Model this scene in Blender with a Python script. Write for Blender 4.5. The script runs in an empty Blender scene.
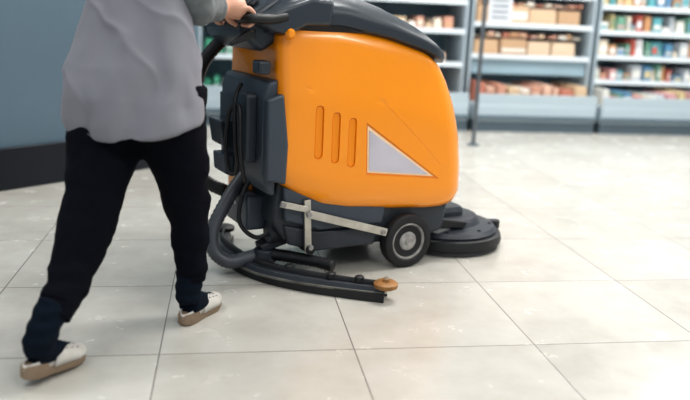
import bpy, bmesh, math, random
from mathutils import Vector, Matrix, noise
random.seed(7)
scn=bpy.context.scene
COL=bpy.context.collection

# ------------------------------------------------------------------ materials
def mat(name,col,rough=0.5,metal=0.0,bump=0.0,bscale=60,var=0.0,vscale=6,spec=0.5,coat=0.0,sheen=0.0,emit=0.0):
    m=bpy.data.materials.new(name); m.use_nodes=True
    nt=m.node_tree; b=nt.nodes['Principled BSDF']
    b.inputs['Base Color'].default_value=(*col,1); b.inputs['Roughness'].default_value=rough
    b.inputs['Metallic'].default_value=metal; b.inputs['Specular IOR Level'].default_value=spec
    b.inputs['Coat Weight'].default_value=coat; b.inputs['Coat Roughness'].default_value=.12; b.inputs['Sheen Weight'].default_value=sheen
    tc=nt.nodes.new('ShaderNodeTexCoord')
    if emit: 
        b.inputs['Emission Color'].default_value=(*col,1); b.inputs['Emission Strength'].default_value=emit
    if var:
        n=nt.nodes.new('ShaderNodeTexNoise'); n.inputs['Scale'].default_value=vscale; n.inputs['Detail'].default_value=5
        nt.links.new(tc.outputs['Object'],n.inputs['Vector'])
        r=nt.nodes.new('ShaderNodeMapRange'); r.inputs['From Min'].default_value=.3; r.inputs['From Max'].default_value=.7
        r.inputs['To Min'].default_value=1-var; r.inputs['To Max'].default_value=1+var
        nt.links.new(n.outputs['Fac'],r.inputs['Value'])
        v=nt.nodes.new('ShaderNodeVectorMath'); v.operation='SCALE'; v.inputs[0].default_value=col
        nt.links.new(r.outputs['Result'],v.inputs['Scale']); nt.links.new(v.outputs['Vector'],b.inputs['Base Color'])
    if bump:
        n=nt.nodes.new('ShaderNodeTexNoise'); n.inputs['Scale'].default_value=bscale; n.inputs['Detail'].default_value=3
        nt.links.new(tc.outputs['Object'],n.inputs['Vector'])
        bp=nt.nodes.new('ShaderNodeBump'); bp.inputs['Strength'].default_value=bump; bp.inputs['Distance'].default_value=.01
        nt.links.new(n.outputs['Fac'],bp.inputs['Height']); nt.links.new(bp.outputs['Normal'],b.inputs['Normal'])
    return m
def mat_attr(name,rough=.45):
    m=bpy.data.materials.new(name); m.use_nodes=True; nt=m.node_tree; b=nt.nodes['Principled BSDF']
    a=nt.nodes.new('ShaderNodeAttribute'); a.attribute_name='Col'
    nt.links.new(a.outputs['Color'],b.inputs['Base Color']); b.inputs['Roughness'].default_value=rough
    return m
def floor_mat():
    m=bpy.data.materials.new('floor_tiles'); m.use_nodes=True; nt=m.node_tree; b=nt.nodes['Principled BSDF']
    N=nt.nodes.new; Lk=nt.links.new
    tc=N('ShaderNodeTexCoord'); sx=N('ShaderNodeSeparateXYZ'); Lk(tc.outputs['Object'],sx.inputs[0])
    def M(op,a,bv=None,cv=None):
        n=N('ShaderNodeMath'); n.operation=op
        for i,v in enumerate((a,bv,cv)):
            if v is None: continue
            if isinstance(v,(int,float)): n.inputs[i].default_value=v
            else: Lk(v,n.inputs[i])
        return n.outputs[0]
    u=M('DIVIDE',M('SUBTRACT',sx.outputs['X'],.405),.603); v=M('DIVIDE',M('SUBTRACT',sx.outputs['Y'],2.16),.592)
    def edge(w):
        fr=M('FRACT',w); return M('MINIMUM',fr,M('SUBTRACT',1.0,fr))
    e=M('MINIMUM',edge(u),edge(v))
    mr=N('ShaderNodeMapRange'); mr.interpolation_type='SMOOTHSTEP'; Lk(e,mr.inputs['Value']); mr.inputs['From Min'].default_value=.0016; mr.inputs['From Max'].default_value=.0045
    grout=mr.outputs['Result']
    cx=N('ShaderNodeCombineXYZ'); Lk(M('FLOOR',u),cx.inputs[0]); Lk(M('FLOOR',v),cx.inputs[1])
    wn=N('ShaderNodeTexWhiteNoise'); wn.noise_dimensions='3D'; Lk(cx.outputs[0],wn.inputs['Vector'])
    n1=N('ShaderNodeTexNoise'); n1.inputs['Scale'].default_value=2.0; n1.inputs['Detail'].default_value=5; n1.inputs['Roughness'].default_value=.55
    va=N('ShaderNodeVectorMath'); va.operation='MULTIPLY_ADD'; Lk(cx.outputs[0],va.inputs[0]); va.inputs[1].default_value=(3.3,3.3,3.3); Lk(tc.outputs['Object'],va.inputs[2])
    Lk(va.outputs[0],n1.inputs['Vector'])
    n2=N('ShaderNodeTexNoise'); n2.inputs['Scale'].default_value=8; n2.inputs['Detail'].default_value=7; n2.inputs['Roughness'].default_value=.6; Lk(va.outputs[0],n2.inputs['Vector'])
    cr=N('ShaderNodeValToRGB'); cr.color_ramp.elements[0].position=.32; cr.color_ramp.elements[1].position=.68
    cr.color_ramp.elements[0].color=(.42,.405,.365,1); cr.color_ramp.elements[1].color=(.53,.52,.485,1)
    f=M('ADD',M('MULTIPLY',n1.outputs['Fac'],.7),M('MULTIPLY',n2.outputs['Fac'],.3)); Lk(f,cr.inputs['Fac'])
    sc=N('ShaderNodeVectorMath'); sc.operation='SCALE'; Lk(cr.outputs['Color'],sc.inputs[0]); Lk(M('ADD',.96,M('MULTIPLY',wn.outputs['Value'],.07)),sc.inputs['Scale'])
    mx=N('ShaderNodeMix'); mx.data_type='RGBA'; Lk(grout,mx.inputs['Factor']); mx.inputs['A'].default_value=(.15,.14,.13,1); Lk(sc.outputs[0],mx.inputs['B'])
    Lk(mx.outputs['Result'],b.inputs['Base Color'])
    rr=M('ADD',.16,M('MULTIPLY',n2.outputs['Fac'],.18)); Lk(rr,b.inputs['Roughness']); b.inputs['Specular IOR Level'].default_value=.55
    bp=N('ShaderNodeBump'); bp.inputs['Strength'].default_value=.25; bp.inputs['Distance'].default_value=.003
    Lk(M('ADD',grout,M('MULTIPLY',n2.outputs['Fac'],.12)),bp.inputs['Height']); Lk(bp.outputs['Normal'],b.inputs['Normal'])
    return m

ORANGE=mat('orange_plastic',(.88,.292,.002),.28,bump=.015,bscale=400,coat=.6)
DARK=mat('charcoal_plastic',(.03,.04,.052),.34,bump=.04,bscale=300)
PANEL=mat('slate_plastic',(.048,.062,.082),.42,bump=.04,bscale=300)
BLACK=mat('black_rubber',(.010,.011,.013),.5,bump=.08,bscale=150)
HOSEG=mat('grey_hose',(.07,.077,.09),.4)
CHASS=mat('chassis_paint',(.027,.033,.043),.45,var=.3,vscale=9,bump=.08,bscale=80)
STEEL=mat('brushed_steel',(.52,.50,.45),.35,metal=.8,var=.15,vscale=20)
DECAL=mat('silver_decal',(.52,.50,.56),.25,metal=.2,var=.12,vscale=4)
RIM=mat('decal_rim',(.9,.66,.42),.4)
HUB=mat('hub_grey',(.3,.29,.28),.5,var=.4,vscale=25)
TYRE=mat('tyre',(.014,.014,.016),.7,bump=.1,bscale=120)
ROLLER=mat('roller_rubber',(.28,.14,.045),.5,var=.3,vscale=30)
TUNIC=mat('tunic_cloth',(.205,.205,.235),.8,bump=.12,bscale=350,var=.05,vscale=5,sheen=.1)
SLEEVE=mat('sleeve_knit',(.14,.155,.16),.9,bump=.4,bscale=260,sheen=.1)
PANTS=mat('pants_cloth',(.004,.0045,.009),.95,bump=.15,bscale=300,spec=.15)
SOCK=mat('sock_knit',(.004,.009,.018),.95,bump=.5,bscale=260,spec=.2)
SKIN=mat('skin',(.60,.33,.23),.5,var=.06,vscale=18)
HAIR=mat('hair',(.05,.028,.016),.55,bump=.6,bscale=120)
SHOE=mat('shoe_leather',(.56,.54,.50),.5,var=.08,vscale=25,bump=.1,bscale=150)
SOLE=mat('shoe_sole',(.24,.175,.12),.7,bump=.2,bscale=100)
EYEW=mat('eye_white',(.8,.8,.8),.2); IRIS=mat('iris',(.05,.03,.02),.2); LIP=mat('lips',(.5,.16,.14),.45)

# ------------------------------------------------------------------ mesh helpers
def empty(name,loc=(0,0,0),rz=0):
    e=bpy.data.objects.new(name,None); COL.objects.link(e); e.location=loc; e.rotation_euler=(0,0,rz); e.empty_display_size=.2; return e
def mk(name,vs,fs,m,parent=None,smooth=True,bevel=0,seg=3,loc=None,rot=None,autos=True):
    me=bpy.data.meshes.new(name); me.from_pydata([tuple(v) for v in vs],[],fs); me.update()
    bm=bmesh.new(); bm.from_mesh(me); bmesh.ops.recalc_face_normals(bm,faces=bm.faces); bm.to_mesh(me); bm.free()
    if m: me.materials.append(m)
    o=bpy.data.objects.new(name,me); COL.objects.link(o)
    if parent: o.parent=parent
    if loc: o.location=loc
    if rot: o.rotation_euler=rot
    if smooth:
        for p in me.polygons: p.use_smooth=True
        if autos:
            me.set_sharp_from_angle(angle=math.radians(38))
    if bevel:
        b=o.modifiers.new('bevel','BEVEL'); b.width=bevel; b.segments=seg; b.limit_method='ANGLE'; b.angle_limit=math.radians(30); b.harden_normals=False
    return o
def box(name,c,s,m,parent=None,bevel=.004,rot=None):
    x,y,z=[v/2 for v in s]
    vs=[(a*x,b*y,d*z) for a in(-1,1) for b in(-1,1) for d in(-1,1)]
    fs=[(0,1,3,2),(4,6,7,5),(0,4,5,1),(2,3,7,6),(0,2,6,4),(1,5,7,3)]
    return mk(name,vs,fs,m,parent,smooth=False,bevel=bevel,loc=c,rot=rot,seg=2)
def prism(name,poly,y0,y1,m,parent=None,bevel=.01,axis='y'):
    n=len(poly)
    if axis=='y': vs=[(a,y0,b) for a,b in poly]+[(a,y1,b) for a,b in poly]
    elif axis=='z': vs=[(a,b,y0) for a,b in poly]+[(a,b,y1) for a,b in poly]
    else: vs=[(y0,a,b) for a,b in poly]+[(y1,a,b) for a,b in poly]
    fs=[tuple(range(n)),tuple(range(2*n-1,n-1,-1))]+[(i,(i+1)%n,n+(i+1)%n,n+i) for i in range(n)]
    return mk(name,vs,fs,m,parent,smooth=True,bevel=bevel,seg=3)
def spline(pts,n):
    pts=[Vector(p) for p in pts]; out=[]
    k=len(pts)
    for i in range(k-1):
        p0=pts[max(i-1,0)];p1=pts[i];p2=pts[i+1];p3=pts[min(i+2,k-1)]
        for j in range(n):
            t=j/n; out.append(.5*((2*p1)+(-p0+p2)*t+(2*p0-5*p1+4*p2-p3)*t*t+(-p0+3*p1-3*p2+p3)*t**3))
    out.append(pts[-1]); return out
def tube(pts,rad,seg=16,n=6,flat=1.0,rib=0):
    if not isinstance(rad,(list,tuple)): rad=[rad]*len(pts)
    P=spline([(*p,) for p in pts],n); R=[v.x for v in spline([(r,0,0) for r in rad],n)]
    vs=[];fs=[]; T0=(P[1]-P[0]).normalized(); nrm=T0.orthogonal().normalized()
    for i,p in enumerate(P):
        T=(P[min(i+1,len(P)-1)]-P[max(i-1,0)]).normalized()
        nrm=(nrm-T*nrm.dot(T)).normalized(); bn=T.cross(nrm)
        r=R[i]*(1+(rib if i%2 else 0))
        for k in range(seg):
            a=2*math.pi*k/seg; vs.append(p+nrm*math.cos(a)*r+bn*math.sin(a)*r*flat)
    for i in range(len(P)-1):
        for k in range(seg):
            a=i*seg+k;b=i*seg+(k+1)%seg; fs.append((a,b,b+seg,a+seg))
    fs.append(tuple(range(seg))); fs.append(tuple(range(len(vs)-1,len(vs)-seg-1,-1)))
    return vs,fs
def tubeo(name,pts,rad,m,parent=None,**k):
    return mk(name,*tube(pts,rad,**k),m,parent)
def cyl(name,p0,p1,r,m,parent=None,seg=32,bevel=0,r2=None):
    p0=Vector(p0);p1=Vector(p1); T=(p1-p0).normalized(); n=T.orthogonal().normalized(); b=T.cross(n); vs=[]
    for p,rr in((p0,r),(p1,r2 if r2 else r)):
        for k in range(seg):
            a=2*math.pi*k/seg; vs.append(p+(n*math.cos(a)+b*math.sin(a))*rr)
    fs=[tuple(range(seg)),tuple(range(2*seg-1,seg-1,-1))]+[(k,(k+1)%seg,seg+(k+1)%seg,seg+k) for k in range(seg)]
    return mk(name,vs,fs,m,parent,bevel=bevel)
def lathe(name,prof,m,parent=None,seg=40,loc=None,rot=None):
    vs=[];fs=[]
    for r,z in prof:
        for k in range(seg):
            a=2*math.pi*k/seg; vs.append((r*math.cos(a),r*math.sin(a),z))
    for i in range(len(prof)-1):
        for k in range(seg):
            a=i*seg+k;b=i*seg+(k+1)%seg; fs.append((a,b,b+seg,a+seg))
    fs.append(tuple(range(seg))); fs.append(tuple(range(len(vs)-1,len(vs)-seg-1,-1)))
    return mk(name,vs,fs,m,parent,loc=loc,rot=rot)
def loft(rings):
    vs=[];fs=[];n=len(rings[0])
    for r in rings: vs+=list(r)
    for i in range(len(rings)-1):
        for k in range(n):
            a=i*n+k;b=i*n+(k+1)%n; fs.append((a,b,b+n,a+n))
    fs.append(tuple(range(n))); fs.append(tuple(range(len(vs)-1,len(vs)-n-1,-1)))
    return vs,fs
def ellipsoid(c,r,rz=0,seg=20,rings=12):
    vs=[];fs=[];c=Vector(c);R=Matrix.Rotation(rz,3,'Z')
    for i in range(1,rings):
        t=math.pi*i/rings
        for k in range(seg):
            a=2*math.pi*k/seg
            vs.append(c+R@Vector((r[0]*math.sin(t)*math.cos(a),r[1]*math.sin(t)*math.sin(a),r[2]*math.cos(t))))
    for i in range(rings-2):
        for k in range(seg):
            a=i*seg+k;b=i*seg+(k+1)%seg; fs.append((a,b,b+seg,a+seg))
    fs.append(tuple(range(seg))); fs.append(tuple(range(len(vs)-1,len(vs)-seg-1,-1)))
    return vs,fs
def fused(name,parts,voxel,m,parent=None,smooth_it=6,fold=None):
    vs=[];fs=[]
    for v,f in parts:
        me=bpy.data.meshes.new('t'); me.from_pydata([tuple(x) for x in v],[],f); bm=bmesh.new(); bm.from_mesh(me)
        bmesh.ops.recalc_face_normals(bm,faces=bm.faces); bm.to_mesh(me); bm.free()
        o=len(vs); vs+=[tuple(x.co) for x in me.vertices]; fs+=[tuple(i+o for i in p.vertices) for p in me.polygons]
        bpy.data.meshes.remove(me)
    me=bpy.data.meshes.new(name); me.from_pydata(vs,[],fs); me.update(); me.materials.append(m)
    ob=bpy.data.objects.new(name,me); COL.objects.link(ob)
    r=ob.modifiers.new('r','REMESH'); r.mode='VOXEL'; r.voxel_size=voxel; r.use_smooth_shade=True
    s=ob.modifiers.new('s','SMOOTH'); s.iterations=smooth_it; s.factor=.5
    dg=bpy.context.evaluated_depsgraph_get(); dg.update()
    nm=bpy.data.meshes.new_from_object(ob.evaluated_get(dg)); ob.modifiers.clear(); ob.data=nm; bpy.data.meshes.remove(me)
    nm.name=name
    if not nm.materials: nm.materials.append(m)
    if fold:
        nor=[v.normal.copy() for v in nm.vertices]
        for v,nn in zip(nm.vertices,nor): v.co+=nn*fold(v.co.copy())
    for p in nm.polygons: p.use_smooth=True
    if parent: ob.parent=parent
    return ob
def boolcut(ob,cutters):
    for c in cutters:
        md=ob.modifiers.new('b','BOOLEAN'); md.operation='DIFFERENCE'; md.object=c; md.solver='EXACT'
    dg=bpy.context.evaluated_depsgraph_get(); dg.update()
    nm=bpy.data.meshes.new_from_object(ob.evaluated_get(dg)); ob.modifiers.clear(); old=ob.data; ob.data=nm
    for c in cutters: bpy.data.objects.remove(c)
    nm.set_sharp_from_angle(angle=math.radians(30))
def interp(tab,x):
    if x<=tab[0][0]: return tab[0][1]
    for (a,b),(c,d) in zip(tab,tab[1:]):
        if x<=c:
            t=(x-a)/(c-a); return b+(d-b)*t
    return tab[-1][1]

# ------------------------------------------------------------------ room
fl=mk('floor',[(-6,-3,0),(9,-3,0),(9,9,0),(-6,9,0)],[(0,1,2,3)],floor_mat(),smooth=False)
WALL=mat('wall_paint',(.5,.52,.53),.8); CEIL=mat('ceiling_paint',(.7,.7,.7),.9)
PART=mat('partition_laminate',(.10,.155,.20),.38,var=.05,vscale=1.5); BASE=mat('black_kick',(.003,.006,.013),.3)
box('wall_back',(1.9,8.05,1.6),(10.2,.1,3.2),WALL,bevel=0)
box('wall_right',(7.05,2.5,1.6),(.1,11,3.2),WALL,bevel=0)
box('ceiling',(1.5,2.7,3.25),(11.1,10.8,.1),CEIL,bevel=0)
a=Vector((-3.97,1.78,0)); b=Vector((-.18,5.23,0)); d=(b-a).normalized(); nrm=Vector((-d.y,d.x,0)); ang=math.atan2(d.y,d.x); ln=(b-a).length
mid=(a+b)/2+nrm*.06
box('wall_left',(mid.x,mid.y,1.6),(ln,.1,3.2),PART,bevel=.004,rot=(0,0,ang))
bmid=(a+b)/2-nrm*.006
box('baseboard_left',(bmid.x,bmid.y,.118),(ln,.03,.236),BASE,bevel=.003,rot=(0,0,ang))
sg=a+d*((Vector((-1.33,4.18,0))-a).dot(d))+nrm*.004
box('wall_notice',(sg.x,sg.y,.84),(.10,.006,.09),mat('notice_white',(.45,.6,.68),.4),bevel=0,rot=(0,0,ang))

# ceiling luminaires
LAMP=mat('lamp_diffuser',(1,1,1),.5,emit=3); LH=mat('lamp_housing',(.8,.8,.8),.4)
for ix,x in enumerate((-1.6,1.2,4.2)):
    for iy,y in enumerate((.2,3.0,5.7)):
        e=empty('ceiling_light',(x,y,3.19))
        box('housing',(0,0,-.02),(1.3,.62,.05),LH,e,bevel=0); box('diffuser',(0,0,-.05),(1.24,.56,.01),LAMP,e,bevel=0)
        l=bpy.data.lights.new('lamp','AREA'); l.shape='RECTANGLE'; l.size=1.2; l.size_y=.55
        l.energy={(0,0):26,(1,0):34,(2,0):40,(0,1):24,(1,1):50,(2,1):66,(0,2):30,(1,2):60,(2,2):72}[(ix,iy)]; l.color=(1.0,.985,.955)
        o=bpy.data.objects.new('lamp',l); COL.objects.link(o); o.parent=e; o.location=(0,0,-.08)
w=bpy.data.worlds.new('world'); scn.world=w; w.use_nodes=True
w.node_tree.nodes['Background'].inputs[0].default_value=(.85,.93,1,1); w.node_tree.nodes['Background'].inputs[1].default_value=.62

# ------------------------------------------------------------------ refrigerated shelves
SHW=mat('shelf_enamel',(.40,.48,.53),.4); SHD=mat('shelf_back',(.17,.27,.33),.5); KICK=mat('kick_plate',(.10,.14,.17),.5)
RAIL=mat('price_rail',(.66,.73,.78),.35); GLOW=mat('shelf_led',(.95,.96,.95),.5,emit=6); GOODS=mat_attr('packaging')  # emissive material for glow strips added to brighten the shelves
PAL3=[(.55,.12,.09),(.75,.74,.70),(.10,.25,.40),(.6,.5,.28),(.15,.32,.24),(.55,.3,.16),(.75,.74,.75),(.5,.53,.56),(.12,.36,.4),(.6,.33,.34),(.66,.66,.62),(.7,.62,.5)]
PAL2=[(.52,.35,.22),(.60,.43,.29),(.48,.32,.20),(.62,.48,.35)]
PALP=[(.56,.30,.22),(.66,.44,.34),(.70,.62,.52),(.5,.2,.14),(.6,.45,.3),(.74,.69,.62),(.56,.34,.2)]
PALG=[(.03,.2,.12),(.06,.28,.18),(.03,.2,.2),(.15,.3,.15),(.4,.5,.45)]
def goods(name,rows,parent):
    vs=[];fs=[];cs=[]
    for (x0,x1,z,hmin,hmax,wmin,wmax,pal,y0,dep) in rows:
        x=x0
        while x<x1-wmin:
            w=random.uniform(wmin,wmax); 
            if x+w>x1: break
            h=random.uniform(hmin,hmax); c=random.choice(pal); yy=y0+random.uniform(0,.04)
            for q in range(2):
                ya=yy+q*dep*.52; yb=ya+dep*.48; o=len(vs); t=random.uniform(.0,.012)
                b=[(x+.006,ya),(x+w-.006,ya),(x+w-.006,yb),(x+.006,yb)]
                vs+=[(p[0],p[1],z) for p in b]+[(p[0]+(t if i in(0,3) else -t),p[1]+(t if i<2 else -t),z+h) for i,p in enumerate(b)]
                F=[(o,o+1,o+5,o+4),(o+1,o+2,o+6,o+5),(o+2,o+3,o+7,o+6),(o+3,o,o+4,o+7),(o+4,o+5,o+6,o+7),(o,o+3,o+2,o+1)]
                l0=h*.25;l1=h*.7
                vs+=[(x+.014,ya-.0005+t*.3,z+l0),(x+w-.014,ya-.0005+t*.3,z+l0),(x+w-.014,ya-.0005+t*.8,z+l1),(x+.014,ya-.0005+t*.8,z+l1)]
                F.append((o+8,o+9,o+10,o+11)); lc=random.choice(pal+[(.7,.7,.66)])
                fs+=F; cs+=[c]*6+[lc]
            x+=w+random.uniform(.0,.012)
    me=bpy.data.meshes.new(name); me.from_pydata(vs,[],fs); me.update(); me.materials.append(GOODS)
    at=me.color_attributes.new('Col','FLOAT_COLOR','CORNER')
    for p in me.polygons:
        for li in p.loop_indices: at.data[li].color=(*cs[p.index],1)
    o=bpy.data.objects.new(name,me); COL.objects.link(o); o.parent=parent
def unit(x0,x1,style,yf=6.82):
    e=empty('refrigerated_shelf'); cx=(x0+x1)/2; W=x1-x0; yb=yf+.95
    box('kick',(cx,yf+.46,.05),(W-.02,.88,.1),KICK,e,bevel=0)
    box('base',(cx,yf+.47,.185),(W-.01,.94,.17),SHW,e,bevel=.02)
    box('bumper',(cx,yf-.005,.14),(W-.01,.03,.04),KICK,e,bevel=.008)
    box('back_panel',(cx,yb,1.15),(W,.03,1.8),SHD,e,bevel=0)
    for x in(x0+.012,x1-.012): box('side_panel',(x,yf+.6,1.15),(.022,.68,1.78),SHW,e,bevel=.004)
    box('canopy',(cx,yf+.5,2.08),(W,.85,.14),SHW,e,bevel=.02)
    box('canopy_light',(cx,yf+.2,2.0),(W-.1,.05,.015),GLOW,e,bevel=0)
    a,b=x0+.04,x1-.04; rows=[]
    if style=='fine': lv=[(.50,.26),(.74,.26),(.98,.26),(1.22,.26),(1.47,.3),(1.72,.3)]
    elif style=='box': lv=[(.71,.2),(1.01,.2),(1.3,.2),(1.6,.2)]
    else: lv=[(.62,.2),(.93,.2),(1.2,.2),(1.55,.2)]
    for z,_ in lv:
        box('shelf_deck',(cx,yf+.6,z-.015),(W-.05,.66,.022),SHW,e,bevel=0)
        box('rail',(cx,yf+.262,z-.012),(W-.05,.012,.045),RAIL,e,bevel=0)
        box('led',(cx,yf+.32,z-.03),(W-.1,.02,.006),GLOW,e,bevel=0)  # added emissive strip under the deck, brightens the unit
    box('tray_lip',(cx,yf+.012,.31),(W-.03,.018,.1),SHW,e,bevel=.004)
    if style=='fine':
        rows.append((a,b,.275,.07,.15,.05,.11,PAL3,yf+.06,.5))
        for z,_ in lv: rows.append((a,b,z,.06,.17,.045,.11,PAL3,yf+.29,.42))
    elif style=='box':
        rows.append((a,b,.275,.13,.19,.06,.16,PALP,yf+.06,.6))
        for z,_ in lv: rows.append((a,b,z,.13,.17,.22,.3,PAL2,yf+.28,.5))
        for z,_ in lv: rows.append((a,b,z+.172,.01,.05,.05,.1,PALP,yf+.34,.3))
        box('deck_front_panel',(cx,yf+.30,.60),(W-.08,.01,.14),mat('frosted_panel',(.28,.40,.47),.3),e,bevel=0)
    elif style=='pack':
        rows.append((a,b,.275,.05,.1,.08,.16,PALP,yf+.06,.6))
        for z,_ in lv: rows.append((a,b,z,.05,.16,.07,.15,PALP,yf+.29,.42))
    else:
        rows.append((a,b,.275,.1,.2,.06,.14,PALG,yf+.06,.6))
        for z,_ in lv: rows.append((a,b,z,.08,.19,.06,.14,PALG,yf+.29,.42))
    goods('groceries',rows,e); return e
unit(-.25,1.0,'green'); unit(1.02,2.27,'pack'); unit(2.31,3.56,'box'); unit(3.6,4.85,'fine'); unit(4.89,6.14,'fine')
e=empty('display_post'); cyl('post',(2.07,6.05,0.01),(2.07,6.05,2.2),.017,mat('post_dark_steel',(.16,.18,.2),.35,metal=.7),e); cyl('foot',(2.07,6.05,0),(2.07,6.05,.012),.05,KICK,e)
box('sign_card',(2.2,6.04,1.15),(.2,.004,.3),mat('sign_white',(.7,.74,.78),.5),e,bevel=0); box('sign_arm',(2.15,6.05,1.31),(.2,.012,.012),STEEL,e,bevel=0)
INK=mat('ink',(.2,.24,.32),.6)
for i in range(5): box('sign_line',(2.2,6.036,1.06+i*.045),(.14,.002,.010),INK,e,bevel=0)

# ------------------------------------------------------------------ floor scrubber
phi=math.radians(20); Hv=Vector((math.cos(phi),math.sin(phi),0)); Lv=Vector((-math.sin(phi),math.cos(phi),0))
O=Vector((.77,2.94,0))+.27*Lv
S=empty('floor_scrubber',O,phi)
def outline(x0,x1,hw,rr,rf,n=7,m=20):
    P=[]
    def seg(a,b,k): 
        for i in range(k): t=i/k; P.append((a[0]+(b[0]-a[0])*t,a[1]+(b[1]-a[1])*t))
    def arc(cx,cy,r,a0,a1):
        for i in range(n): a=a0+(a1-a0)*i/n; P.append((cx+r*math.cos(a),cy+r*math.sin(a)))
    seg((x0+rr,-hw),(x1-rf,-hw),m); arc(x1-rf,-hw+rf,rf,-math.pi/2,0); seg((x1,-hw+rf),(x1,hw-rf),8)
    arc(x1-rf,hw-rf,rf,0,math.pi/2); seg((x1-rf,hw),(x0+rr,hw),m); arc(x0+rr,hw-rr,rr,math.pi/2,math.pi); seg((x0,hw-rr),(x0,-hw+rr),8); arc(x0+rr,-hw+rr,rr,math.pi,1.5*math.pi)
    return P
bot=[(-.61,.40),(-.52,.345),(-.42,.295),(-.30,.27),(.09,.24),(.25,.24)]
top=[(-.64,.955),(-.54,.99),(-.36,.99),(-.14,.95),(.02,.905),(.10,.87),(.2,.83)]
xf=[(0,.26),(.1,.285),(.3,.28),(.5,.262),(.75,.225),(.9,.18),(1,.135)]
hwt=[(0,.25),(.12,.268),(.6,.27),(1,.25)]
rings=[]
for t,ins in [(0,.05),(.004,.03),(.015,.012),(.035,.003),(.06,0)]+[(.06+.88*i/16,0) for i in range(1,16)]+[(.96,.002),(.985,.012),(1,.03)]:
    o=outline(-.615+ins,interp(xf,t)-ins,interp(hwt,t)-ins,.045,.11)
    rings.append([(x,y,interp(bot,x)+(interp(top,x)-interp(bot,x))*t) for x,y in o])
body=mk('orange_body',*loft(rings),ORANGE,S)
cut=[]
def capsule(x,z0,z1,r,depth,lean=0):
    pts=[];n=10
    for i in range(n+1): a=math.pi*i/n; pts.append((x+lean+r*math.cos(a),z1-r+r*math.sin(a)))
    for i in range(n+1): a=math.pi+math.pi*i/n; pts.append((x+r*math.cos(a),z0+r+r*math.sin(a)))
    return pts
ORANGE_SHADE=mat('orange_recess',(.82,.26,.003),.36)  # body orange, slightly darker: slot shade put into the colour
slots=((-.45,.49,.695),(-.378,.47,.668),(-.306,.45,.645))
for x,z0,z1 in slots: cut.append(prism('cutter',capsule(x,z0,z1,.018,0),-.32,-.261,None,S,bevel=0))
cut.append(prism('cutter',[(-.245,.625),(-.235,.415),(.12,.378)],-.32,-.262,None,S,bevel=0))
gp=[(-.50,-.272,.755),(-.40,-.272,.755),(-.24,-.272,.735),(-.16,-.272,.69),(-.02,-.272,.57),(.13,-.272,.43)]
cut.append(mk('cutter',*tube(gp,.0045,seg=8,n=5),None,S))
try: boolcut(body,cut)
except Exception as ex: print('bool',ex)
for x,z0,z1 in slots: prism('vent_recess',capsule(x,z0+.003,z1-.003,.0155,0),-.2650,-.254,ORANGE_SHADE,S,bevel=.003)
prism('decal_rim',[(-.238,.612),(-.229,.423),(.095,.388)],-.266,-.260,RIM,S,bevel=.001)
prism('decal_panel',[(-.230,.594),(-.222,.43),(.068,.398)],-.2685,-.262,DECAL,S,bevel=.001)
rings=[]
for dz,ins in [(-.01,0.0),(-.004,-.012),(.03,-.016),(.055,-.012),(.072,.002),(.092,.028),(.112,.065),(.126,.11),(.134,.17)]:
    o=outline(-.64+ins,.145-ins*1.0,.25-ins,.06,.11)
    rings.append([(x,y,interp(top,x)+dz*(1-.35*max(0,min(1,(x+.3)/.4)))+.004) for x,y in o])
mk('tank_lid',*loft(rings),DARK,S)
o=outline(-.648,.155,.260,.06,.11); 
mk('lid_seam',*loft([[(x,y,interp(top,x)+z) for x,y in o] for z in(.024,.028)]),BLACK,S)
# rear panel
prism('rear_panel',[(-.615,.35),(-.645,.36),(-.670,.44),(-.667,.73),(-.65,.78),(-.61,.79)],-.245,.21,PANEL,S,bevel=.012)
prism('rear_panel_corner',[(-.666,.42),(-.666,.72),(-.60,.74),(-.578,.55),(-.585,.40)],-.277,-.23,PANEL,S,bevel=.01)
box('rear_recess',(-.672,.09,.60),(.01,.22,.2),DARK,S,bevel=.004)
prism('cup_pocket',[(-.67,.48),(-.72,.50),(-.735,.60),(-.67,.60)],.04,.18,DARK,S,bevel=.008)
prism('cup_pocket_lower',[(-.67,.37),(-.71,.385),(-.715,.46),(-.67,.46)],.04,.18,PANEL,S,bevel=.008)
box('charger_box',(-.685,-.13,.60),(.05,.1,.26),DARK,S,bevel=.012)
tubeo('charging_cable',[(-.70,-.10,.76),(-.735,-.13,.70),(-.74,-.15,.55),(-.72,-.12,.44),(-.735,-.08,.42),(-.745,-.06,.52),(-.74,-.09,.66),(-.73,-.16,.68),(-.735,-.19,.52),(-.71,-.17,.40)],.0085,BLACK,S,seg=8)
box('orange_rear_skirt',(-.6,.13,.335),(.05,.24,.16),ORANGE,S,bevel=.015)
box('hose_clip',(-.66,-.2,.83),(.05,.07,.05),DARK,S,bevel=.01)
lathe('orange_knob',[(.001,0),(.017,0),(.02,.008),(.013,.022),(.001,.024)],ORANGE,S,loc=(-.585,-.272,.955),rot=(math.radians(90),0,0),seg=20)
prism('control_console',[(-.50,.98),(-.52,1.08),(-.60,1.09),(-.73,1.00),(-.745,.94),(-.66,.88),(-.60,.92)],-.20,.20,DARK,S,bevel=.02)
box('display',(-.66,0,1.058),(.09,.16,.01),BLACK,S,bevel=.003,rot=(0,math.radians(-35),0))
box('console_button',(-.665,-.13,1.055),(.03,.03,.012),BLACK,S,bevel=.003,rot=(0,math.radians(-35),0))
HZ=-.028
hp=[(-.60,-.245,1.035),(-.66,-.255,1.025),(-.715,-.262,1.025),(-.745,-.25,1.025),(-.752,-.20,1.025),(-.752,0,1.025),(-.752,.20,1.025),(-.745,.25,1.025),(-.715,.262,1.025),(-.66,.255,1.025),(-.60,.245,1.035)]
tubeo('push_handle',[(x,y*1.12,z+.005+HZ) for x,y,z in hp],.017,BLACK,S,seg=14)
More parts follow.
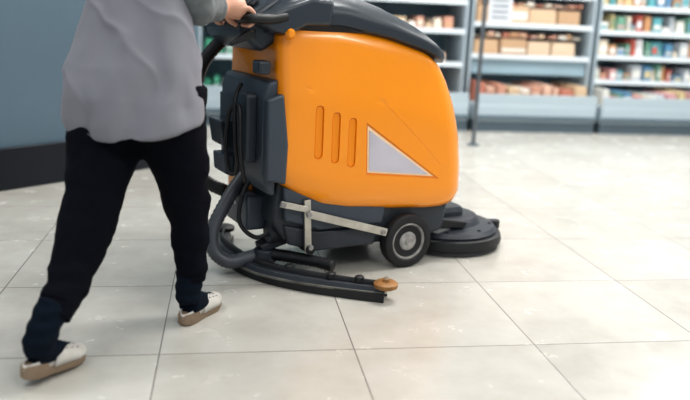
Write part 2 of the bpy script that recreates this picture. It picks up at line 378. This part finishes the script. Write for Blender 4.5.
hm=[(-.42,.985),(-.41,1.075),(-.50,1.085),(-.60,1.05),(-.69,1.015),(-.70,.985),(-.64,.955),(-.58,.95),(-.52,.985)]
prism('handle_mount',hm,-.285,-.19,DARK,S,bevel=.022)
prism('handle_mount_far',hm,.19,.285,DARK,S,bevel=.022)
prism('lever',[(-.70,.965),(-.735,.955),(-.79,.915),(-.79,.905),(-.70,.935)],-.24,-.21,BLACK,S,bevel=.004)
def hose(name,pts,r,m,n=14,rb=.12): return mk(name,*tube(pts,r,seg=16,n=n,rib=rb),m,S,autos=False)
hose('drain_hose',[(-.66,.24,.90),(-.73,.27,.80),(-.77,.28,.62),(-.77,.27,.45),(-.74,.24,.33),(-.66,.18,.28)],.026,BLACK)
hose('vacuum_hose',[(-.60,.03,.42),(-.655,.02,.36),(-.72,.0,.28),(-.785,-.03,.18),(-.79,-.06,.10),(-.74,-.09,.06),(-.66,-.10,.07),(-.61,-.11,.085)],.026,HOSEG,n=12)
hose('squeegee_hose',[(-.60,-.13,.09),(-.53,-.18,.085),(-.45,-.26,.08),(-.40,-.33,.075)],.022,BLACK,n=12)
tubeo('water_line',[(-.62,-.06,.40),(-.68,-.08,.33),(-.70,-.10,.22),(-.64,-.13,.16),(-.57,-.15,.2)],.009,BLACK,S,seg=8)
# chassis
prism('chassis',[(-.60,.40),(-.61,.24),(-.56,.16),(-.44,.12),(.10,.10),(.20,.14),(.22,.28),(-.30,.33)],-.22,.24,CHASS,S,bevel=.015)
prism('side_skirt',[(-.58,.385),(-.57,.25),(-.42,.20),(-.13,.20),(-.12,.27),(-.40,.31)],-.245,-.21,PANEL,S,bevel=.008)
prism('lower_tray',[(-.57,.23),(-.55,.15),(-.43,.11),(-.16,.11),(-.14,.19),(-.42,.19)],-.235,-.2,CHASS,S,bevel=.008)
box('battery_tray',(-.62,.02,.25),(.10,.24,.14),PANEL,S,bevel=.012)
box('warning_label',(-.6705,.05,.275),(.002,.05,.03),mat('label_white',(.6,.6,.58),.5),S,bevel=0)
cyl('rear_motor',(-.60,-.14,.18),(-.5,-.14,.18),.045,CHASS,S,bevel=.006)
def bar(name,p0,p1,th,m,wy=.012):
    p0=Vector(p0);p1=Vector(p1);d=p1-p0; return box(name,(p0+p1)/2,(d.length,wy,th),m,S,bevel=.002,rot=(0,-math.atan2(d.z,d.x),0))
bar('lift_arm',(-.60,-.262,.325),(-.49,-.262,.295),.024,STEEL); bar('lift_arm_front',(-.48,-.262,.275),(-.12,-.262,.165),.032,STEEL)
bar('bracket',(-.485,-.255,.33),(-.475,-.255,.12),.028,STEEL)
for x,z in((-.59,.322),(-.48,.275),(-.47,.14),(-.14,.17)): cyl('bolt',(x,-.262,z),(x,-.275,z),.011,HUB,S,seg=6)
cyl('tow_pin',(-.47,-.2,.13),(-.47,-.27,.13),.018,BLACK,S)
for y,s in((-.272,1),(.272,-1)):
    W=empty('drive_wheel'); W.parent=S; W.location=(-.01,y,.115); W.rotation_euler=(math.radians(90)*s,0,0)
    lathe('tyre',[(.07,-.06),(.104,-.06),(.113,-.052),(.115,-.04),(.115,-.012),(.111,-.003),(.1,.0),(.085,-.0),(.080,-.004),(.07,-.01)],TYRE,W,seg=48)
    lathe('hub',[(.001,-.045),(.079,-.05),(.079,-.004),(.074,-.002),(.068,-.012),(.044,-.014),(.036,-.004),(.018,-.002),(.016,.004),(.001,.005)],HUB,W,seg=40)
    for i in range(6):
        a=i*2*math.pi/6; lathe('hub_hole',[(.001,0),(.010,0),(.010,.003),(.001,.0032)],BLACK,W,seg=12,loc=(.056*math.cos(a),.056*math.sin(a),-.0135))
cyl('axle',(-.01,-.25,.115),(-.01,.25,.115),.02,STEEL,S)
# brush deck
B=empty('brush_deck'); B.parent=S; B.location=(.37,-.01,0)
lathe('bristles',[(.19,.004),(.252,.002),(.245,.05),(.19,.05)],mat('bristle',(.05,.05,.055),.8,bump=.6,bscale=200),B,seg=64)
lathe('splash_skirt',[(.18,.03),(.262,.028),(.265,.04),(.258,.068),(.25,.072),(.18,.072)],BLACK,B,seg=64)
lathe('deck_housing',[(.1,.06),(.235,.068),(.24,.082),(.225,.1),(.16,.11),(.15,.13),(.14,.142),(.08,.146),(.06,.15),(.001,.15)],CHASS,B,seg=64)
cyl('bumper_roller',(.245,-.06,.06),(.245,-.06,.1),.028,BLACK,B,bevel=.006); box('bumper_arm',(.20,-.06,.095),(.12,.03,.014),CHASS,B,bevel=.003)
prism('deck_arm',[(-.3,.17),(-.3,.13),(.0,.12),(.03,.15),(-.1,.2)],-.06,.06,CHASS,B,bevel=.01)
prism('deck_side_arm',[(-.26,.19),(-.26,.14),(-.02,.11),(.0,.14)],-.17,-.14,BLACK,B,bevel=.006)
box('deck_motor',(-.03,0,.15),(.16,.16,.09),CHASS,B,bevel=.03)
for i in range(8):
    a=i*math.pi/4+.2; cyl('deck_screw',(.205*math.cos(a),.205*math.sin(a),.098),(.205*math.cos(a),.205*math.sin(a),.108),.008,CHASS,B,seg=8)
# squeegee
sq=[(-.295,-.555),(-.42,-.44),(-.54,-.31),(-.625,-.17),(-.665,.0),(-.66,.2),(-.60,.34)]
def strip(name,z0,z1,w0,w1,m,off=0,bev=.003):
    P=spline([(a,b,0) for a,b in sq],6); vs=[];fs=[]
    for i,p in enumerate(P):
        T=(P[min(i+1,len(P)-1)]-P[max(i-1,0)]).normalized(); n=Vector((T.y,-T.x,0))
        c=p+n*off
        taper=1-.45*abs(i/(len(P)-1)-.5)*2
        for (s,z) in((-w0,z0),(w0,z0),(w1,z1),(-w1,z1)):
            q=c+n*s*taper; vs.append((q.x,q.y,z))
    for i in range(len(P)-1):
        for k in range(4): a=i*4+k;b=i*4+(k+1)%4; fs.append((a,b,b+4,a+4))
    fs.append((0,1,2,3)); e=len(vs)-4; fs.append((e,e+1,e+2,e+3))
    return mk(name,vs,fs,m,S,bevel=bev)
strip('squeegee_casting',.034,.058,.05,.038,CHASS)
strip('squeegee_blade_rear',.002,.034,.004,.004,BLACK,off=.036,bev=0); strip('squeegee_blade_front',.002,.034,.004,.004,BLACK,off=-.034,bev=0)
strip('squeegee_clamp',.03,.040,.052,.050,mat('clamp_steel',(.16,.155,.14),.45,metal=.6,var=.4,vscale=12),bev=.002)
strip('squeegee_rib',.058,.075,.014,.008,BLACK)
cyl('squeegee_port',(-.60,-.12,.05),(-.60,-.12,.11),.045,CHASS,S,bevel=.01)
lathe('squeegee_roller',[(.001,0),(.034,0),(.045,.006),(.046,.02),(.036,.027),(.014,.028),(.012,.036),(.001,.037)],ROLLER,S,loc=(-.30,-.56,.05),seg=32)
cyl('roller_pin',(-.30,-.56,.03),(-.30,-.56,.095),.007,STEEL,S)
lathe('squeegee_roller_far',[(.001,0),(.034,0),(.045,.006),(.046,.02),(.036,.027),(.001,.028)],BLACK,S,loc=(-.60,.35,.05),seg=32)
for q in((-.45,-.41),(-.56,-.27),(-.37,-.485)): lathe('squeegee_knob',[(.001,0),(.018,0),(.018,.02),(.012,.024),(.001,.024)],BLACK,S,loc=(*q,.06),seg=16)
tubeo('tow_arm',[(-.50,-.05,.17),(-.56,-.09,.14),(-.60,-.11,.12)],.018,CHASS,S)
prism('tow_bracket',[(-.46,.18),(-.46,.14),(-.62,.10),(-.63,.13)],-.15,-.08,CHASS,S,bevel=.006)

# ------------------------------------------------------------------ person
P=empty('cleaning_worker')
F=math.radians(65); fw=Vector((math.cos(F),math.sin(F),0)); sd=Vector((math.sin(F),-math.cos(F),0))
def fbm(p,s,o=3): return noise.fractal(Vector(p)*s,.9,2.0,o)
def pfold(c):
    r=.011*fbm((c.x*1.0,c.y*1.0,c.z*1.6),7,3)
    r+=.003*math.sin(c.z*85+fbm(c,5)*7)*max(0,1-abs(c.z-.24)/.12)
    return r
legL=tube([(-.355,2.40,.80),(-.355,2.385,.68),(-.385,2.32,.52),(-.408,2.24,.38),(-.445,2.12,.25),(-.468,2.06,.20)],[.115,.118,.10,.081,.060,.053],seg=24)
legR=tube([(-.17,2.36,.80),(-.168,2.36,.68),(-.145,2.39,.52),(-.122,2.425,.37),(-.118,2.425,.25),(-.114,2.42,.175)],[.11,.112,.088,.072,.059,.051],seg=24)
pel=ellipsoid((-.265,2.385,.80),(.19,.14,.17),F-math.pi/2)
fused('trousers',[legL,legR,pel],.010,PANTS,P,smooth_it=5,fold=pfold)
tubeo('cuff_left',[(-.464,2.067,.205),(-.474,2.045,.18)],[.053,.049],PANTS,P,seg=24,n=3); tubeo('cuff_right',[(-.114,2.42,.175),(-.113,2.42,.145)],[.051,.047],PANTS,P,seg=24,n=3)

def foot(side,heel,toe,ankle,shank,pitch):
    K=.90
    h=Vector((heel[0],heel[1],0));t=Vector((toe[0],toe[1],0)); d=(t-h); ang=math.atan2(d.y,d.x)
    E=empty('clog_'+side); E.parent=P; E.location=(toe[0],toe[1],0.0); E.rotation_euler=(0,pitch,ang); E.scale=(K,K,K)
    L=.255
    wp=[(0,.0),(.006,.018),(.03,.036),(.07,.046),(.11,.042),(.16,.034),(.21,.034),(.24,.028),(.252,.012),(.255,.0)]
    n=26; up=[];dn=[]
    for i in range(n+1):
        x=L*(.5-.5*math.cos(math.pi*i/n)); w_=max(.002,interp(wp,x)); up.append((-x,w_)); dn.append((-x,-w_))
    poly=up+dn[::-1][1:-1]
    def zs(x): return .0+.012*max(0,(x+.05)/.05)**2
    vs=[];N=len(poly)
    lv=[(0,.0,.94),(0.006,.0,1.0),(.024,.012,1.0),(.03,.014,.97)]
    for a0,b0,s in lv:
        for x,y in poly:
            hz=a0+b0*min(1,max(0,(-x-.10)/.1)); vs.append((-L/2+(x+L/2)*s,y*s,hz+zs(x)))
    fs=[tuple(range(N)),tuple(range(len(vs)-1,len(vs)-N-1,-1))]
    for i in range(len(lv)-1):
        for k in range(N): a=i*N+k;b=i*N+(k+1)%N; fs.append((a,b,b+N,a+N))
    mk('sole',vs,fs,SOLE,E)
    hp=[(0,.03),(.008,.045),(.03,.058),(.07,.070),(.11,.080),(.135,.086)]
    vs=[];fs=[];m=14;k=16
    for i in range(m+1):
        x=.002+.135*i/m
        w_=interp(wp,x)*1.04+.002; hh=interp(hp,x)
        for j in range(k+1):
            a=math.pi*j/k; xx=x+ (.03*(1-math.sin(a)) if i==m else 0)
            vs.append((-xx,w_*math.cos(a),.026+zs(-x)+(hh-.026)*math.sin(a)**.75))
    for i in range(m):
        for j in range(k): a=i*(k+1)+j; fs.append((a,a+1,a+k+2,a+k+1))
    o=mk('vamp',vs,fs,SHOE,E,autos=False); sm=o.modifiers.new('s','SOLIDIFY'); sm.thickness=.004
    vs=[];fs=[]
    for i in range(25):
        u=i/24; x=.14+.115*math.sin(math.pi*u); yy=.037*math.cos(math.pi*u)
        hgt=.068-.022*math.sin(math.pi*u)
        vs+=[(-x,yy,.03),(-x+.002,yy*.98,hgt)]
    fs=[(2*i,2*i+2,2*i+3,2*i+1) for i in range(24)]
    o=mk('heel_strap',vs,fs,SHOE,E,autos=False); sm=o.modifiers.new('s','SOLIDIFY'); sm.thickness=.004
    for sx in(-.065,-.088,-.111): 
        hh=interp(hp,-sx); ww=interp(wp,-sx)
        for j in range(5):
            a=math.pi*(.25+.125*j); lathe('perforation',[(.001,0),(.004,0),(.001,.001)],BLACK,E,seg=8,loc=(sx,ww*1.04*math.cos(a),.0285+zs(sx)+(hh-.026)*math.sin(a)**.75))
    Mx=Matrix.Translation(E.location)@Matrix.Rotation(ang,4,'Z')@Matrix.Rotation(pitch,4,'Y')@Matrix.Scale(K,4)
    W=lambda x,y,z: Mx@Vector((x,y,z))
    pts=[W(-.05,0,.045),W(-.11,0,.052),W(-.17,0,.068),W(-.215,0,.074)]
    fused('sock_'+side,[tube(pts,[.020,.030,.040,.038],seg=16),tube([W(-.200,0,.080),Vector(ankle),Vector(shank)],[.041,.044,.044],seg=18)],.006,SOCK,P,smooth_it=4,fold=lambda c:.002*math.sin(c.z*160))
foot('right',(-.145,2.36),(-.028,2.566),(-.122,2.41,.11),(-.113,2.42,.20),0)
foot('left',(-.540,1.965),(-.420,2.155),(-.502,2.01,.13),(-.470,2.055,.22),math.radians(7))

# torso (tunic)
def fold_t(c):
    h=max(0,(1.15-c.z)/.5); rel=Vector((c.x+.28,c.y-2.40,0)); an=math.atan2(rel.y,rel.x)
    w1=1-abs(math.sin(c.z*11+an*2.0+1.8*fbm(c,3)))          # sharp drag folds toward the waist
    r=.010*h*math.sin(an*6+fbm(c,3)*3.0)+.011*fbm((c.x,c.y,c.z*.6),5)+.012*(w1**3)*max(0,1-abs(c.z-.95)/.25)
    return r
lev=[(.650,.220,.165,(-.278,2.372)),(.69,.224,.172,(-.281,2.375)),(.76,.222,.170,(-.283,2.378)),(.85,.212,.162,(-.282,2.39)),(.95,.186,.145,(-.273,2.41)),(1.05,.160,.13,(-.262,2.43)),(1.15,.170,.13,(-.26,2.445)),(1.25,.185,.128,(-.25,2.46)),(1.32,.18,.11,(-.245,2.47)),(1.37,.13,.085,(-.24,2.48)),(1.40,.07,.065,(-.235,2.485))]
rings=[]
for z,rx,ry,c in lev:
    ring=[]
    for k in range(48):
        a=2*math.pi*k/48; q=Vector((c[0],c[1],z))+sd*rx*math.cos(a)+fw*ry*math.sin(a)
        if z<.74: q.z+= (.035*abs(math.cos(a))**2-.012*(-math.sin(a)))*(1 if z<.66 else .7)
        ring.append(q)
    rings.append(ring)
shR=Vector((-.245,2.47,1.325))+sd*.165; shL=Vector((-.245,2.47,1.325))-sd*.165
cap=[ellipsoid(shR-sd*.02,(.07,.065,.06)),ellipsoid(shL+sd*.02,(.07,.065,.06))]
tun=fused('tunic',[loft(rings)]+cap,.007,TUNIC,P,smooth_it=4,fold=fold_t)
def Wm(x,y,z): return O+Hv*x+Lv*y+Vector((0,0,z))
def hand(side,gy,elbow,shoulder):
    s=1 if side=='right' else -1
    g=lambda a,b,c: Wm(-.752+a,gy+b*s,1.03+HZ+c)
    wrist=g(-.085,-.012,.026)
    parts=[tube([wrist+(Vector(elbow)-wrist)*.30,wrist+(Vector(elbow)-wrist)*.12,wrist],[.034,.030,.027],seg=18,flat=.95)]
    parts.append(tube([g(-.09,-.01,.026),g(-.06,-.006,.029),g(-.03,-.002,.031),g(-.002,0,.029)],[.025,.031,.038,.036],seg=18))
    for k,(b,ln) in enumerate(((.033,.92),(.0112,1.0),(-.0112,.95),(-.033,.78))):
        parts.append(tube([g(-.02,b*.9,.028),g(.008,b,.031),g(.010+.022*ln,b,.014),g(.012+.021*ln,b,-.010),g(.008*ln,b*1.0,-.028)],[.0110,.0102,.0092,.0088,.0076],seg=12,n=5))
    parts.append(tube([g(-.06,.018,.02),g(-.045,.042,.008),g(-.026,.054,-.012),g(.0,.054,-.027)],[.015,.0125,.011,.009],seg=12,n=5))
    fused('hand_'+side,parts,.003,SKIN,P,smooth_it=3)
    e=Vector(elbow); w2=wrist+(e-wrist)*.2
    fused('sleeve_'+side,[tube([shoulder,shoulder+(e-shoulder)*.5,e,e+(w2-e)*.5,w2],[.066,.062,.056,.052,.043],seg=22),ellipsoid(e,(.054,.054,.054))],.007,SLEEVE,P,smooth_it=5,
        fold=lambda c:.006*fbm((c.x,c.y,c.z),16)+.003*math.sin((c-e).length*110))
hand('right',-.245,(-.095,2.40,1.045),shR)
hand('left',.03,(-.235,2.74,1.08),shL)
hc=Vector((-.195,2.56,1.515))
def hp_(f,s_,z): return hc+fw*f+sd*s_+Vector((0,0,z))
rz=F
parts=[tube([(-.24,2.485,1.34),(-.225,2.51,1.40),hp_(-.01,0,-.06)],[.06,.052,.05],seg=18),
 ellipsoid(hc+Vector((0,0,.02)),(.094,.076,.10),rz),ellipsoid(hp_(.03,0,-.04),(.06,.055,.068),rz),ellipsoid(hp_(.065,0,-.085),(.026,.028,.02),rz),
 ellipsoid(hp_(.075,0,.03),(.025,.055,.014),rz),tube([hp_(.082,0,.022),hp_(.098,0,.0),hp_(.112,0,-.022),hp_(.09,0,-.032)],[.009,.011,.014,.010],seg=12),
 ellipsoid(hp_(.09,.011,-.027),(.012,.009,.008),rz),ellipsoid(hp_(.09,-.011,-.027),(.012,.009,.008),rz)]
for q in(-1,1):
    parts+=[ellipsoid(hp_(-.005,q*.078,-.005),(.020,.008,.032),rz),ellipsoid(hp_(.06,q*.038,-.02),(.025,.022,.022),rz)]
fused('head',parts,.004,SKIN,P,smooth_it=6)
for q in(-1,1):
    mk('eye',*ellipsoid(hp_(.078,q*.031,.006),(.012,.014,.009),rz),EYEW,P); mk('iris',*ellipsoid(hp_(.0885,q*.031,.005),(.003,.006,.006),rz),IRIS,P)
    mk('eyebrow',*ellipsoid(hp_(.095,q*.032,.032),(.006,.018,.004),rz),HAIR,P)
mk('mouth',*ellipsoid(hp_(.088,0,-.055),(.010,.022,.007),rz),LIP,P)
fused('hair',[ellipsoid(hp_(-.018,0,.04),(.094,.088,.095),rz),ellipsoid(hp_(-.06,0,-.01),(.055,.07,.075),rz),ellipsoid(hp_(-.125,0,.02),(.04,.04,.04),rz)],.006,HAIR,P,smooth_it=3)

# ------------------------------------------------------------------ camera
psi=math.radians(9.3); th=math.radians(13.9); r=math.radians(2.58)
f=Vector((math.sin(psi)*math.cos(th), math.cos(psi)*math.cos(th), -math.sin(th)))
rt=Vector((math.cos(psi),-math.sin(psi),0)); up=rt.cross(f)
rt2=rt*math.cos(r)+up*math.sin(r); up2=up*math.cos(r)-rt*math.sin(r)
cd=bpy.data.cameras.new('camera'); cam=bpy.data.objects.new('camera',cd); COL.objects.link(cam)
cam.matrix_world=Matrix((( rt2.x,up2.x,-f.x,0),(rt2.y,up2.y,-f.y,0),(rt2.z,up2.z,-f.z,1.03),(0,0,0,1)))
cd.sensor_width=36; cd.lens=750/690*36; cd.clip_start=.05
cd.dof.use_dof=True; cd.dof.focus_distance=2.75; cd.dof.aperture_fstop=1.25
scn.camera=cam
scn.view_settings.view_transform='Standard'
try: scn.view_settings.look='Medium High Contrast'
except Exception as ex: print(ex)
